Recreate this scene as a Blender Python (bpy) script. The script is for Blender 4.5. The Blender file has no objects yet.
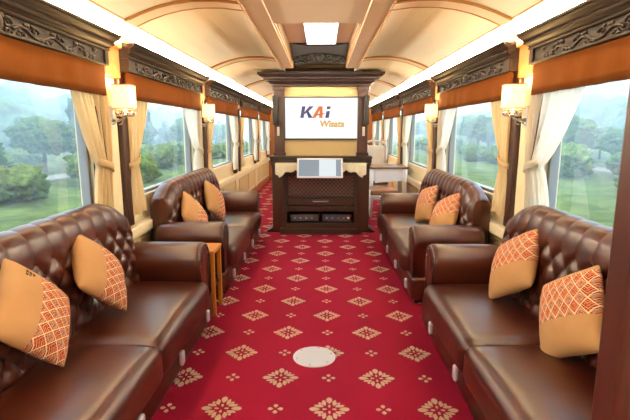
import bpy, bmesh, math, random
from math import sin, cos, pi, radians, sqrt, atan2
from mathutils import Vector, Matrix, noise
random.seed(7)
S = bpy.context.scene
COL = S.collection

# ------------------------------------------------------------------ camera, world, light, exposure
cam = bpy.data.cameras.new('camera'); cam.sensor_width = 36; cam.lens = 455 / 630 * 36
cam.clip_start = 0.05; cam.clip_end = 2000
co = bpy.data.objects.new('camera', cam); COL.objects.link(co)
co.location = (0.03, 0, 1.35); co.rotation_euler = (radians(90 - 9.972), 0, radians(0.868))
S.camera = co
S.view_settings.view_transform = 'Standard'; S.view_settings.look = 'None'
S.view_settings.gamma = 1; S.view_settings.use_curve_mapping = False
S.view_settings.exposure = -0.1
W = bpy.data.worlds.new('overcast_sky'); S.world = W; W.use_nodes = True
wn = W.node_tree; bg = wn.nodes['Background']
SKY_STRENGTH = 11.5
bg.inputs['Color'].default_value = (0.60, 0.79, 1.0, 1); 
# overcast sky: three times brighter overhead than at the horizon
tcw = wn.nodes.new('ShaderNodeTexCoord'); sxw = wn.nodes.new('ShaderNodeSeparateXYZ'); wn.links.new(tcw.outputs['Generated'], sxw.inputs[0])
mw = wn.nodes.new('ShaderNodeMapRange'); mw.inputs['From Min'].default_value = 0; mw.inputs['From Max'].default_value = 1
mw.inputs['To Min'].default_value = SKY_STRENGTH / 3; mw.inputs['To Max'].default_value = SKY_STRENGTH
wn.links.new(sxw.outputs[2], mw.inputs[0]); wn.links.new(mw.outputs[0], bg.inputs['Strength'])
COVE = 350          # emission of the cove strips
LAMP_W = 11.0        # watts of each wall lamp
PANEL = 7.0
S.cycles.volume_bounces = 3
sun = bpy.data.lights.new('sun', 'SUN'); sun.energy = 1.2; sun.angle = radians(12); sun.color = (1, 0.95, 0.86)
so = bpy.data.objects.new('sun', sun); COL.objects.link(so); so.rotation_euler = (radians(38), radians(8), radians(-12))

# ------------------------------------------------------------------ materials
class NT:
    def __init__(self, name):
        self.m = bpy.data.materials.new(name); self.m.use_nodes = True
        self.t = self.m.node_tree; self.b = self.t.nodes['Principled BSDF']
    def n(self, typ, **k):
        nd = self.t.nodes.new(typ)
        for a, v in k.items():
            if a.startswith('i_'): nd.inputs[a[2:].replace('_', ' ')].default_value = v
            else: setattr(nd, a, v)
        return nd
    def l(self, a, b): self.t.links.new(a, b)
    def math(self, op, a, b=None, c=None):
        nd = self.n('ShaderNodeMath', operation=op)
        for i, v in enumerate((a, b, c)):
            if v is None: continue
            if isinstance(v, (int, float)): nd.inputs[i].default_value = v
            else: self.l(v, nd.inputs[i])
        return nd.outputs[0]
    def mix(self, f, a, b):
        nd = self.n('ShaderNodeMix', data_type='RGBA')
        for s, v in ((0, f), (6, a), (7, b)):
            if isinstance(v, (int, float)): nd.inputs[s].default_value = v
            elif isinstance(v, tuple): nd.inputs[s].default_value = (*v, 1) if len(v) == 3 else v
            else: self.l(v, nd.inputs[s])
        return nd.outputs[2]
    def coords(self, scale=(1, 1, 1), kind='Object'):
        tc = self.n('ShaderNodeTexCoord'); mp = self.n('ShaderNodeMapping')
        mp.inputs['Scale'].default_value = scale; self.l(tc.outputs[kind], mp.inputs[0]); return mp.outputs[0]
    def noise(self, vec, scale, detail=4, rough=.55):
        nd = self.n('ShaderNodeTexNoise'); nd.inputs['Scale'].default_value = scale
        nd.inputs['Detail'].default_value = detail; nd.inputs['Roughness'].default_value = rough
        self.l(vec, nd.inputs['Vector']); return nd.outputs[0]
    def bump(self, h, strength=.2, dist=.005):
        nd = self.n('ShaderNodeBump'); nd.inputs['Strength'].default_value = strength
        nd.inputs['Distance'].default_value = dist; self.l(h, nd.inputs['Height'])
        self.l(nd.outputs[0], self.b.inputs['Normal'])

def lin(r, g, b):
    f = lambda c: (c / 255 / 12.92) if c <= 10 else ((c / 255 + .055) / 1.055) ** 2.4
    return (f(r), f(g), f(b))

def simple(name, c, rough=.6, metal=0, var=.12, nscale=8, bump=0, spec=.5, stretch=(1, 1, 1)):
    t = NT(name); v = t.coords(stretch)
    n = t.noise(v, nscale)
    d = tuple(x * (1 - var) for x in c); e = tuple(min(1, x * (1 + var)) for x in c)
    t.l(t.mix(n, d, e), t.b.inputs['Base Color'])
    t.b.inputs['Roughness'].default_value = rough; t.b.inputs['Metallic'].default_value = metal
    t.b.inputs['Specular IOR Level'].default_value = spec
    if bump: t.bump(n, bump, .004)
    return t.m

def wood(name, c1, c2, rough=.35, stretch=(14, 1.2, 14), spec=.5):
    t = NT(name); v = t.coords(stretch)
    n = t.noise(v, 2.2, 6, .6); n2 = t.noise(v, 9, 3, .6)
    f = t.math('MULTIPLY_ADD', n2, .35, t.math('MULTIPLY', n, .75))
    t.l(t.mix(f, c1, c2), t.b.inputs['Base Color'])
    t.b.inputs['Roughness'].default_value = rough; t.b.inputs['Specular IOR Level'].default_value = spec
    t.bump(f, .12, .003)
    return t.m

def emit(name, c, s, base=(.8, .8, .8)):
    t = NT(name); t.b.inputs['Base Color'].default_value = (*base, 1)
    t.b.inputs['Emission Color'].default_value = (*c, 1); t.b.inputs['Emission Strength'].default_value = s
    n = t.noise(t.coords(), 3); t.l(t.math('MULTIPLY_ADD', n, .1, .45), t.b.inputs['Roughness'])
    return t.m

M = {}
M['dark_wood'] = wood('dark_wood', lin(30, 16, 12), lin(48, 27, 21))
M['dark_wood_v'] = wood('dark_wood_vertical', lin(38, 19, 14), lin(66, 34, 26), stretch=(14, 14, 1.2))
M['partition_wood'] = wood('partition_wood', lin(38, 13, 10), lin(64, 25, 19), stretch=(14, 14, 1.0), rough=.4)
M['pelmet_wood'] = wood('pelmet_wood', lin(20, 13, 9), lin(38, 24, 16), rough=.6, spec=.2)
M['lattice_wood'] = wood('lattice_wood', lin(110, 72, 58), lin(146, 104, 88))
M['carving_wood'] = wood('carving_wood', lin(24, 16, 11), lin(44, 30, 22), rough=.6, spec=.25)
M['warm_wood'] = wood('warm_wood', lin(138, 78, 34), lin(172, 106, 52), stretch=(12, 12, 1.2), rough=.4)
M['table_wood'] = wood('table_wood', lin(84, 54, 34), lin(122, 84, 56))
M['gold_wood'] = wood('gold_wood', lin(176, 104, 30), lin(214, 142, 56), rough=.35)
M['cream'] = simple('cream_paint', lin(226, 206, 166), .5, var=.04)
M['cream_panel'] = simple('cream_panel', lin(206, 176, 122), .5, var=.05)
M['ceiling'] = simple('ceiling_panel', lin(250, 241, 218), .5, var=.04, nscale=30)
M['ceiling_flat'] = simple('ceiling_flat', lin(238, 214, 186), .5, var=.03, nscale=30)
M['beam'] = simple('beam_paint', lin(208, 172, 136), .42, var=.05)
M['gilt'] = simple('gilt_trim', lin(190, 138, 72), .4, var=.1)
M['chrome'] = simple('chrome', (.82, .82, .84), .12, 1, .03)
M['white_metal'] = simple('pale_metal', (.85, .85, .86), .3, .5, .03)
M['steel'] = simple('brushed_steel', (.6, .61, .63), .35, 1, .05)
M['white'] = simple('white_paint', (.82, .81, .78), .4, var=.03)
M['white_cloth'] = simple('white_cloth', (.84, .82, .78), .85, var=.05, nscale=40, bump=.1)
M['tan_cloth'] = simple('tan_cloth', lin(150, 104, 76), .85, var=.08, nscale=40)
M['black'] = simple('black_plastic', (.012, .012, .013), .4, var=.2)
M['black_cloth'] = simple('black_grille', (.02, .02, .022), .8, var=.4, nscale=300)
M['grey_frame'] = simple('grey_aluminium', (.24, .24, .24), .5, .0, .05)
M['lace'] = simple('lace', lin(232, 220, 184), .85, var=.18, nscale=60, bump=.3)
M['lace2'] = simple('lace_edge', lin(206, 176, 118), .85, var=.2, nscale=60, bump=.3)
M['red_led'] = emit('red_led', (1, .08, .03), 3)
M['navy'] = simple('navy_ink', lin(36, 28, 110), .5, var=.02)
M['orange'] = simple('orange_ink', lin(238, 112, 34), .5, var=.02)
M['amber'] = simple('amber_ink', lin(226, 164, 60), .5, var=.02)
def ink(name, c): return emit(name, c, .85, base=(0.02, 0.02, 0.02))
M['navy'] = ink('navy_ink_lit', lin(40, 30, 116)); M['orange'] = ink('orange_ink_lit', lin(240, 116, 40)); M['amber'] = ink('amber_ink_lit', lin(232, 180, 70))
M['screen'] = emit('screen_white', (1, 1, 1), 1.05, base=(.03, .03, .03))
M['tablet_grey'] = emit('screen_blue_grey', lin(128, 150, 168), .9, base=(.03, .03, .03))
M['tablet_white'] = emit('screen_pale', lin(226, 240, 246), .95, base=(.03, .03, .03))
M['cove'] = emit('cove_tube', (1, .90, .68), COVE)
M['light_panel'] = emit('light_panel', (1, .96, .88), PANEL)
M['shade'] = emit('lampshade', (1, .76, .36), 1.6, base=lin(250, 225, 170))

def carpet_mat(name, c, var):
    t = NT(name); v = t.coords()
    n = t.noise(v, 260, 2); n2 = t.noise(v, 2.5, 3)
    f = t.math('MULTIPLY_ADD', n2, .4, t.math('MULTIPLY', n, .6))
    t.l(t.mix(f, tuple(x * (1 - var) for x in c), tuple(min(1, x * (1 + var)) for x in c)), t.b.inputs['Base Color'])
    t.b.inputs['Roughness'].default_value = .95; t.b.inputs['Specular IOR Level'].default_value = .15
    t.bump(n, .5, .004)
    return t.m
M['carpet'] = carpet_mat('red_carpet', lin(132, 9, 40), .35)
M['motif'] = carpet_mat('carpet_motif', lin(196, 172, 144), .2)

def leather():
    t = NT('brown_leather'); v = t.coords()
    n = t.noise(v, 5, 4)
    t.l(t.mix(n, lin(46, 15, 9), lin(76, 31, 18)), t.b.inputs['Base Color'])
    t.l(t.math('MULTIPLY_ADD', n, .06, .285), t.b.inputs['Roughness'])
    t.b.inputs['Specular IOR Level'].default_value = .46
    t.b.inputs['Coat Weight'].default_value = 0
    t.bump(t.noise(v, 26, 3), .08, .004)
    return t.m
M['leather'] = leather()
M['leather_dark'] = simple('dark_leather', lin(52, 26, 18), .38, var=.15, nscale=6)

def curtain_mat(name, c, trans):
    t = NT(name); v = t.coords((1, 1, 1))
    n = t.noise(v, 160, 2)
    col = t.mix(n, tuple(x * .88 for x in c), c)
    t.l(col, t.b.inputs['Base Color']); t.b.inputs['Roughness'].default_value = .85
    t.b.inputs['Specular IOR Level'].default_value = .2
    tr = t.n('ShaderNodeBsdfTranslucent'); t.l(col, tr.inputs[0])
    mx = t.n('ShaderNodeMixShader'); mx.inputs[0].default_value = trans
    t.l(t.b.outputs[0], mx.inputs[1]); t.l(tr.outputs[0], mx.inputs[2])
    out = t.t.nodes['Material Output']; t.l(mx.outputs[0], out.inputs[0])
    return t.m
M['curtain'] = curtain_mat('gold_curtain', lin(232, 204, 156), .4)
M['sheer'] = curtain_mat('cream_curtain', lin(250, 245, 234), .7)
M['valance'] = simple('valance_fabric', lin(94, 49, 16), .95, spec=.05, var=.16, nscale=14, bump=.15, stretch=(1, 5, .6))

def glass():
    t = NT('window_glass')
    tr = t.n('ShaderNodeBsdfTransparent'); gl = t.n('ShaderNodeBsdfGlossy'); gl.inputs['Roughness'].default_value = .03
    fr = t.n('ShaderNodeFresnel'); fr.inputs[0].default_value = 1.35
    mx = t.n('ShaderNodeMixShader'); t.l(t.math('MULTIPLY', fr.outputs[0], .14), mx.inputs[0])
    t.l(tr.outputs[0], mx.inputs[1]); t.l(gl.outputs[0], mx.inputs[2])
    # dust film on the pane; its milkiness also puts outside haze into the glass
    df = t.n('ShaderNodeBsdfTranslucent'); df.inputs[0].default_value = (.85, .9, .92, 1)
    n = t.noise(t.coords(), 1.3, 3)
    m2 = t.n('ShaderNodeMixShader'); t.l(t.math('MULTIPLY_ADD', n, .02, .004), m2.inputs[0])
    t.l(mx.outputs[0], m2.inputs[1]); t.l(df.outputs[0], m2.inputs[2])
    t.l(m2.outputs[0], t.t.nodes['Material Output'].inputs[0])
    return t.m
M['glass'] = glass()

def pillow_mat():
    t = NT('woven_pillow'); tc = t.n('ShaderNodeTexCoord'); sp = t.n('ShaderNodeSeparateXYZ'); t.l(tc.outputs['Object'], sp.inputs[0])
    x, y = sp.outputs[0], sp.outputs[1]
    F = lambda v, p: t.math('ABSOLUTE', t.math('SUBTRACT', t.math('FRACT', t.math('DIVIDE', v, p)), .5))
    zig = t.math('ADD', x, t.math('MULTIPLY', F(y, .050), .050))
    zl = F(zig, .021)                                      # zigzag stripes
    dia = t.math('ADD', F(x, .064), F(y, .050))            # diamonds
    steps = F(t.math('ADD', x, y), .016)
    steps2 = F(t.math('SUBTRACT', x, y), .016)
    red, org, crm, gry, dk = lin(158, 44, 28), lin(206, 112, 48), lin(234, 206, 160), lin(150, 136, 120), lin(120, 44, 34)
    c = t.mix(t.math('GREATER_THAN', zl, .30), red, org)
    c = t.mix(t.math('GREATER_THAN', t.math('MULTIPLY', steps, steps2), .09), c, dk)
    c = t.mix(t.math('LESS_THAN', t.math('ABSOLUTE', t.math('SUBTRACT', dia, .5)), .04), c, crm)
    c = t.mix(t.math('LESS_THAN', t.math('ABSOLUTE', t.math('SUBTRACT', dia, .26)), .05), c, gry)
    c = t.mix(t.math('LESS_THAN', zl, .05), c, crm)
    band = t.math('MULTIPLY', t.math('GREATER_THAN', x, -.035), t.math('LESS_THAN', x, .155))
    n = t.noise(tc.outputs['Object'], 130, 2); n2 = t.noise(tc.outputs['Object'], 5, 3)
    plain = t.mix(n2, lin(166, 118, 72), lin(194, 148, 98))
    t.l(t.mix(band, plain, c), t.b.inputs['Base Color'])
    t.b.inputs['Roughness'].default_value = .8; t.b.inputs['Specular IOR Level'].default_value = .25
    t.bump(n, .25, .002)
    return t.m
M['pillow'] = pillow_mat()
M['plain_pillow'] = simple('pillow_mark', lin(70, 40, 24), .8, var=.1)

def foliage_mat(name, c1, c2, nsc=4.0):
    t = NT(name); v = t.coords()
    oi = t.n('ShaderNodeObjectInfo')
    n = t.noise(v, nsc, 6, .75)
    c = t.mix(t.math('MULTIPLY', t.math('SUBTRACT', n, .36), 3.4), c1, c2)
    t.l(c, t.b.inputs['Base Color']); t.b.inputs['Roughness'].default_value = .8
    t.b.inputs['Specular IOR Level'].default_value = .15
    t.bump(t.noise(v, 7, 4, .7), .8, .2)
    return t.m
M['leaf'] = foliage_mat('foliage', lin(16, 34, 14), lin(98, 132, 58))
M['leaf2'] = foliage_mat('foliage_dark', lin(16, 34, 18), lin(84, 118, 62))
M['leaf3'] = foliage_mat('foliage_light', lin(24, 44, 14), lin(116, 142, 58))
M['canopy'] = foliage_mat('forest_foliage', lin(20, 40, 24), lin(92, 126, 68), .9)
M['hill'] = foliage_mat('hillside', lin(24, 46, 22), lin(84, 112, 56), .35)
M['grass'] = foliage_mat('meadow', lin(40, 58, 22), lin(100, 116, 52), .8)
M['bark'] = simple('bark', lin(80, 64, 50), .9, var=.3)
M['road'] = simple('gravel_road', lin(112, 108, 98), .9, var=.15)

# ------------------------------------------------------------------ mesh helpers
class MB:
    def __init__(self): self.v = []; self.f = []; self.mi = []
    def add(self, vs, fs, mi=0):
        o = len(self.v); self.v += [tuple(p) for p in vs]; self.f += [tuple(i + o for i in f) for f in fs]; self.mi += [mi] * len(fs)
        return self
    def box(self, a, b, mi=0):
        (x0, y0, z0), (x1, y1, z1) = a, b
        vs = [(x0, y0, z0), (x1, y0, z0), (x1, y1, z0), (x0, y1, z0), (x0, y0, z1), (x1, y0, z1), (x1, y1, z1), (x0, y1, z1)]
        return self.add(vs, [(0, 3, 2, 1), (4, 5, 6, 7), (0, 1, 5, 4), (1, 2, 6, 5), (2, 3, 7, 6), (3, 0, 4, 7)], mi)
    def prism(self, poly, plane, d0, d1, mi=0):
        """poly of 2-D points; plane 'xz' extrudes along y, 'yz' along x, 'xy' along z"""
        n = len(poly)
        def P(a, b, d): return {'xz': (a, d, b), 'yz': (d, a, b), 'xy': (a, b, d)}[plane]
        vs = [P(a, b, d0) for a, b in poly] + [P(a, b, d1) for a, b in poly]
        fs = [tuple(range(n)), tuple(range(2 * n - 1, n - 1, -1))] + [(i, i + n, (i + 1) % n + n, (i + 1) % n) for i in range(n)]
        return self.add(vs, fs, mi)
    def tube(self, path, r, seg=8, mi=0, cap=True, flat=None):
        rings = []; n = len(path); P = [Vector(p) for p in path]
        for i, p in enumerate(P):
            d = (P[min(i + 1, n - 1)] - P[max(i - 1, 0)]).normalized()
            up = Vector((0, 0, 1)) if abs(d.z) < .9 else Vector((0, 1, 0))
            if flat is not None: up = Vector(flat)
            a = d.cross(up).normalized(); b = a.cross(d).normalized()
            rr = r[i] if isinstance(r, (list, tuple)) else r
            rings.append([p + (a * cos(2 * pi * k / seg) + b * sin(2 * pi * k / seg)) * rr for k in range(seg)])
        vs = [q for ring in rings for q in ring]
        fs = [(i * seg + k, i * seg + (k + 1) % seg, (i + 1) * seg + (k + 1) % seg, (i + 1) * seg + k) for i in range(n - 1) for k in range(seg)]
        if cap: fs += [tuple(range(seg - 1, -1, -1)), tuple(range((n - 1) * seg, n * seg))]
        return self.add(vs, fs, mi)
    def lathe(self, prof, c=(0, 0, 0), seg=20, mi=0):
        vs = []; n = len(prof)
        for r, z in prof:
            for k in range(seg): vs.append((c[0] + r * cos(2 * pi * k / seg), c[1] + r * sin(2 * pi * k / seg), c[2] + z))
        fs = [(i * seg + k, i * seg + (k + 1) % seg, (i + 1) * seg + (k + 1) % seg, (i + 1) * seg + k) for i in range(n - 1) for k in range(seg)]
        fs += [tuple(range(seg - 1, -1, -1)), tuple(range((n - 1) * seg, n * seg))]
        return self.add(vs, fs, mi)
    def ball(self, c, r, seg=10, rings=6, mi=0):
        if not isinstance(r, (tuple, list)): r = (r, r, r)
        vs = [(c[0], c[1], c[2] + r[2])]
        for i in range(1, rings):
            a = pi * i / rings
            for k in range(seg): vs.append((c[0] + r[0] * sin(a) * cos(2 * pi * k / seg), c[1] + r[1] * sin(a) * sin(2 * pi * k / seg), c[2] + r[2] * cos(a)))
        vs.append((c[0], c[1], c[2] - r[2])); e = len(vs) - 1
        fs = [(0, 1 + k, 1 + (k + 1) % seg) for k in range(seg)]
        for i in range(rings - 2):
            for k in range(seg): fs.append((1 + i * seg + k, 1 + (i + 1) * seg + k, 1 + (i + 1) * seg + (k + 1) % seg, 1 + i * seg + (k + 1) % seg))
        fs += [(e, 1 + (rings - 2) * seg + (k + 1) % seg, 1 + (rings - 2) * seg + k) for k in range(seg)]
        return self.add(vs, fs, mi)
    def grid(self, fn, nu, nv, mi=0, closed=False):
        vs = [fn(i / nu, j / nv) for i in range(nu + 1) for j in range(nv + 1)]
        fs = [(i * (nv + 1) + j, (i + 1) * (nv + 1) + j, (i + 1) * (nv + 1) + j + 1, i * (nv + 1) + j + 1) for i in range(nu) for j in range(nv)]
        return self.add(vs, fs, mi)
    def softbox(self, a, b, r, nx=10, bulge=(0, 0, 0), mi=0):
        c = [(p + q) / 2 for p, q in zip(a, b)]; h = [(q - p) / 2 for p, q in zip(a, b)]
        bm = bmesh.new(); bmesh.ops.create_cube(bm, size=2)
        bmesh.ops.subdivide_edges(bm, edges=bm.edges[:], cuts=nx, use_grid_fill=True)
        bm.verts.ensure_lookup_table(); vs = []
        for v in bm.verts:
            q = []
            for k in range(3):      # crowd the vertices near the edges
                t = v.co[k]; q.append(math.copysign(abs(t) ** .6, t) * h[k])
            inner = [max(-(h[k] - r), min(h[k] - r, q[k])) for k in range(3)]
            d = Vector([q[k] - inner[k] for k in range(3)])
            if d.length > 0: d = d.normalized() * r
            p = [inner[k] + d[k] for k in range(3)]
            n = [q[k] / h[k] for k in range(3)]
            for k in range(3):
                o = [m for m in range(3) if m != k]
                w = max(0, 1 - n[o[0]] ** 2) * max(0, 1 - n[o[1]] ** 2)
                p[k] += bulge[k] * w * (p[k] / h[k])
            vs.append((c[0] + p[0], c[1] + p[1], c[2] + p[2]))
        fs = [tuple(v.index for v in f.verts) for f in bm.faces]; bm.free()
        return self.add(vs, fs, mi)
    def build(self, name, mats, parent=None, smooth=False, bevel=0, loc=None, segs=2):
        me = bpy.data.meshes.new(name); me.from_pydata(self.v, [], self.f)
        for m in (mats if isinstance(mats, (list, tuple)) else [mats]): me.materials.append(M[m] if isinstance(m, str) else m)
        me.polygons.foreach_set('material_index', self.mi)
        bm = bmesh.new(); bm.from_mesh(me); bmesh.ops.recalc_face_normals(bm, faces=bm.faces[:]); bm.to_mesh(me); bm.free()
        if smooth: me.polygons.foreach_set('use_smooth', [True] * len(me.polygons))
        me.update()
        o = bpy.data.objects.new(name, me); COL.objects.link(o)
        if parent: o.parent = parent
        if loc: o.location = loc
        if bevel:
            md = o.modifiers.new('bevel', 'BEVEL'); md.width = bevel; md.segments = segs; md.limit_method = 'ANGLE'; md.angle_limit = radians(35)
        return o

def tag(o, label, cat, group=None, kind=None):
    if label: o['label'] = label
    if cat: o['category'] = cat
    if group: o['group'] = group
    if kind: o['kind'] = kind
    return o
def struct(o, label=None, cat=None):
    o['kind'] = 'structure'
    if label: o['label'] = label; o['category'] = cat
    return o
def empty(name, loc=(0, 0, 0), rz=0, label=None, cat=None, group=None):
    o = bpy.data.objects.new(name, None); COL.objects.link(o); o.empty_display_size = .1
    o.location = loc; o.rotation_euler = (0, 0, rz)
    return tag(o, label, cat, group)
KIDS = {}
def copy_tree(o, parent=None):
    c = o.copy(); COL.objects.link(c)
    if parent: c.parent = parent
    for ch in list(o.children): copy_tree(ch, c)
    return c

# ------------------------------------------------------------------ layout of the carriage
PIL = [-1.50 + 2.32 * k for k in range(7)]        # pilaster centres along the car
Y0, Y1 = -1.50, 12.42
WX = 1.42                                          # inner wall face
Z_SILL, Z_HEAD = 0.82, 1.74
SIDES = ((-1, 'left'), (1, 'right'))

# floor: carpet with woven motifs
fl = MB(); fl.box((-1.6, Y0 - .1, -.06), (1.6, Y1 + .1, 0))
def leafpoly(cx, cy, ang, r0, r1, w):
    d = (cos(ang), sin(ang)); n = (-d[1], d[0]); pts = []
    for t, k in ((0, 0), (.3, .75), (.6, 1), (.85, .7), (1, 0), (.85, -.7), (.6, -1), (.3, -.75)):
        r = r0 + (r1 - r0) * t; pts.append((cx + d[0] * r + n[0] * w * k, cy + d[1] * r + n[1] * w * k))
    return pts
def flat(poly, z=.0015): fl.prism(poly, 'xy', 0.0002, z, 1)
def motif(cx, cy):
    for q in range(4):
        a = q * pi / 2
        flat(leafpoly(cx, cy, a, .046, .100, .016))
        for s in (-1, 1):
            flat(leafpoly(cx, cy, a + s * .40, .044, .082, .0085))
            flat(leafpoly(cx, cy, a + pi / 4 + s * .22, .034, .068, .0095))
        flat(leafpoly(cx, cy, a + pi / 4, .058, .076, .007))
        flat(leafpoly(cx, cy, a, .012, .036, .0065))
def small(cx, cy):
    for q in range(4): flat(leafpoly(cx, cy, q * pi / 2, .010, .038, .0115))
for r in range(-3, 19):
    for c in range(-3, 3):
        x, y = .07 + .531 * c, 2.03 + .572 * r
        if -1.35 < x < 1.35: motif(x, y); small(x, y + .286)
        x2 = x + .2655
        if -1.35 < x2 < 1.35: small(x2, y); motif(x2, y + .286)
struct(fl.build('floor', ['carpet', 'motif']))

# side walls
for s, side in SIDES:
    w = MB()
    X = lambda a: s * a
    def bx(x0, x1, y0, y1, z0, z1, mi=0):
        w.box((min(X(x0), X(x1)), y0, z0), (max(X(x0), X(x1)), y1, z1), mi)
    bx(WX + .03, WX + .14, Y0, Y1, 0, Z_SILL)                       # dado wall
    bx(WX + .03, WX + .14, Y0, Y1, Z_HEAD, 2.32)                    # wall above the windows
    for k, p in enumerate(PIL):
        bx(WX, WX + .14, max(p - .12, Y0), min(p + .12, Y1), 0, 2.05)      # cream pilaster
        bx(WX + .02, WX + .14, max(p - .19, Y0), min(p + .19, Y1), Z_SILL, Z_HEAD)
        # flat skirting frames of the dado panels
    struct(w.build('wall_' + side, 'cream', bevel=.004))
    # dado panels, ledge, jambs, baseboard
    tr = MB()
    for k in range(6):
        a, b = PIL[k] + .16, PIL[k + 1] - .16
        for q in range(2):
            m0, m1 = a + (b - a) * q / 2 + .05, a + (b - a) * (q + 1) / 2 - .05
            tr.box((min(X(WX), X(WX + .028)), m0, .18), (max(X(WX), X(WX + .028)), m1, .50))
    struct(tr.build('trim_1' if s < 0 else 'trim_2', 'cream_panel', bevel=.012))
    ld = MB(); ld.box((min(X(WX - .05), X(WX + .06)), Y0, .545), (max(X(WX - .05), X(WX + .06)), Y1, .625))
    struct(ld.build('trim_3' if s < 0 else 'trim_4', 'cream', bevel=.01))
    bb = MB(); bb.box((min(X(WX - .015), X(WX + .03)), Y0, 0), (max(X(WX - .015), X(WX + .03)), Y1, .12))
    struct(bb.build('baseboard_' + side, 'warm_wood', bevel=.008))
    jm = MB()
    for k, p in enumerate(PIL):
        for e in (-1, 1):
            y0, y1 = p + e * .125, p + e * .235
            if min(y0, y1) < Y0 or max(y0, y1) > Y1: continue
            jm.box((min(X(WX - .03), X(WX + .02)), min(y0, y1), Z_SILL - .18), (max(X(WX - .03), X(WX + .02)), max(y0, y1), Z_HEAD + .02))
    struct(jm.build('trim_5' if s < 0 else 'trim_6', 'dark_wood_v', bevel=.01))
    # warm wood returns above the lamps, between the pelmets
    rt = MB()
    for p in PIL[1:]:
        rt.box((min(X(WX - .05), X(WX)), p - .115, 1.70), (max(X(WX - .05), X(WX)), p + .115, 1.95))
        rt.box((min(X(WX - .07), X(WX)), p - .125, 1.90), (max(X(WX - .07), X(WX)), p + .125, 1.95))
    struct(rt.build('trim_7' if s < 0 else 'trim_8', 'warm_wood', bevel=.006))
    # windows: frame and pane
    for k in range(6):
        y0, y1 = PIL[k] + .19, PIL[k + 1] - .19
        e = empty('window_%d' % (k + 1 + (6 if s > 0 else 0)), (X(WX + .09), (y0 + y1) / 2, Z_SILL)); struct(e)
        L = (y1 - y0) / 2; H = Z_HEAD - Z_SILL
        fr = MB()
        for (a0, a1, c0, c1) in ((-L, L, 0, .028), (-L, L, H - .028, H), (-L, -L + .028, .028, H - .028), (L - .028, L, .028, H - .028)):
            fr.box((-.03, a0, c0), (.03, a1, c1))
        fr.build('window_frame', 'grey_frame', e, bevel=.006)
        pn = MB(); pn.box((-.003, -L + .028, .028), (.003, L - .028, H - .028)); pn.build('pane', 'glass', e)

# ends of the car
rw = MB(); rw.box((-1.56, Y0 - .1, 0), (1.56, Y0, 2.32)); struct(rw.build('wall_rear', 'cream_panel'))
fw = MB(); fw.box((-1.56, Y1, 0), (-.45, Y1 + .1, 2.32)); fw.box((.45, Y1, 0), (1.56, Y1 + .1, 2.32)); fw.box((-.45, Y1, 2.0), (.45, Y1 + .1, 2.32))
struct(fw.build('wall_front', 'warm_wood', bevel=.006))
dr = empty('door_1', (0, Y1 + .05, 0)); struct(dr)
d = MB(); d.box((-.44, -.02, 0), (.44, .02, .95)); d.box((-.44, -.02, 1.85), (.44, .02, 1.99)); d.box((-.44, -.02, .95), (-.3, .02, 1.85)); d.box((.3, -.02, .95), (.44, .02, 1.85)); d.build('leaf', 'warm_wood', dr, bevel=.006)
d = MB(); d.box((-.3, -.005, .95), (.3, .005, 1.85)); d.build('pane', 'glass', dr)
d = MB(); d.tube([(.36, -.05, .95), (.36, -.05, 1.1)], .012); d.box((.35, -.05, .99), (.37, -.02, 1.01)); d.build('door_handle', 'chrome', dr)

# ceiling: shallow vaults, beams, flat centre with a recess
def vault_z(x):      # x from .46 (beam) to 1.15 (cove)
    pts = [(.44, 2.080), (.58, 2.097), (.72, 2.098), (.84, 2.083), (.93, 2.062), (1.03, 2.028), (1.13, 1.985)]
    for (a, za), (b, zb) in zip(pts, pts[1:]):
        if a <= x <= b + 1e-6:
            t = (x - a) / (b - a); return za + (zb - za) * t
    return pts[-1][1]
RIBS = [-1.33, .77, 2.87, 4.95, 7.03, 9.11, 11.19]
xs = [.44 + .69 * i / 14 for i in range(15)]
c = MB()
for s, side in SIDES:
    top = [(s * x, vault_z(x)) for x in xs]
    poly = top + [(s * 1.145, 1.990), (s * 1.19, 2.035), (s * 1.43, 2.035), (s * 1.43, 2.3), (s * .44, 2.3)]
    c.prism(poly, 'xz', Y0, Y1, 0)
c.box((-.45, Y0, 2.085), (.45, 3.36, 2.3), 1)                      # flat centre, near
c.box((-.45, 3.36, 2.25), (.45, 5.02, 2.32), 1)                    # ceiling of the recess
c.box((-.45, 5.02, 2.26), (.45, 6.25, 2.32), 1)
c.box((-.45, 6.25, 2.085), (.45, Y1, 2.3), 1)
c.box((-1.56, Y0, 2.3), (1.56, Y1, 2.36), 1)
struct(c.build('ceiling', ['ceiling', 'ceiling_flat'], smooth=False))
bmx = MB()
for s in (-1, 1):
    for (a, b) in ((Y0, 5.62), (6.25, Y1)):
        bmx.box((min(s * .312, s * .445), a, 2.072), (max(s * .312, s * .445), b, 2.30))
struct(bmx.build('trim_9', 'beam', bevel=.006))
gm = MB()      # wooden mouldings along the beams and recess edges
for s in (-1, 1):
    for (a, b) in ((Y0, 5.6), (6.25, Y1)):
        gm.tube([(s * .450, a, 2.075), (s * .450, b, 2.075)], .009, 6)
        gm.tube([(s * 1.13, a, 1.986), (s * 1.13, b, 1.986)], .010, 6)
    gm.tube([(s * .309, 3.36, 2.09), (s * .309, 5.6, 2.09)], .007, 6)
    gm.tube([(s * .309, 3.36, 2.13), (s * .309, 5.6, 2.13)], .006, 6)
for y in RIBS:
    for s in (-1, 1):
        for dy in (-.075, .075):
            gm.tube([(s * x, y + dy, vault_z(x) - .006) for x in xs], .011, 6)
struct(gm.build('trim_10', 'gilt', smooth=True))
rb = MB()
for y in RIBS:
    for s in (-1, 1):
        poly = [(s * x, vault_z(x) - .012) for x in xs] + [(s * x, vault_z(x) + .01) for x in reversed(xs)]
        rb.prism(poly, 'xz', y - .07, y + .07)
struct(rb.build('trim_11', 'ceiling_flat'))

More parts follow.
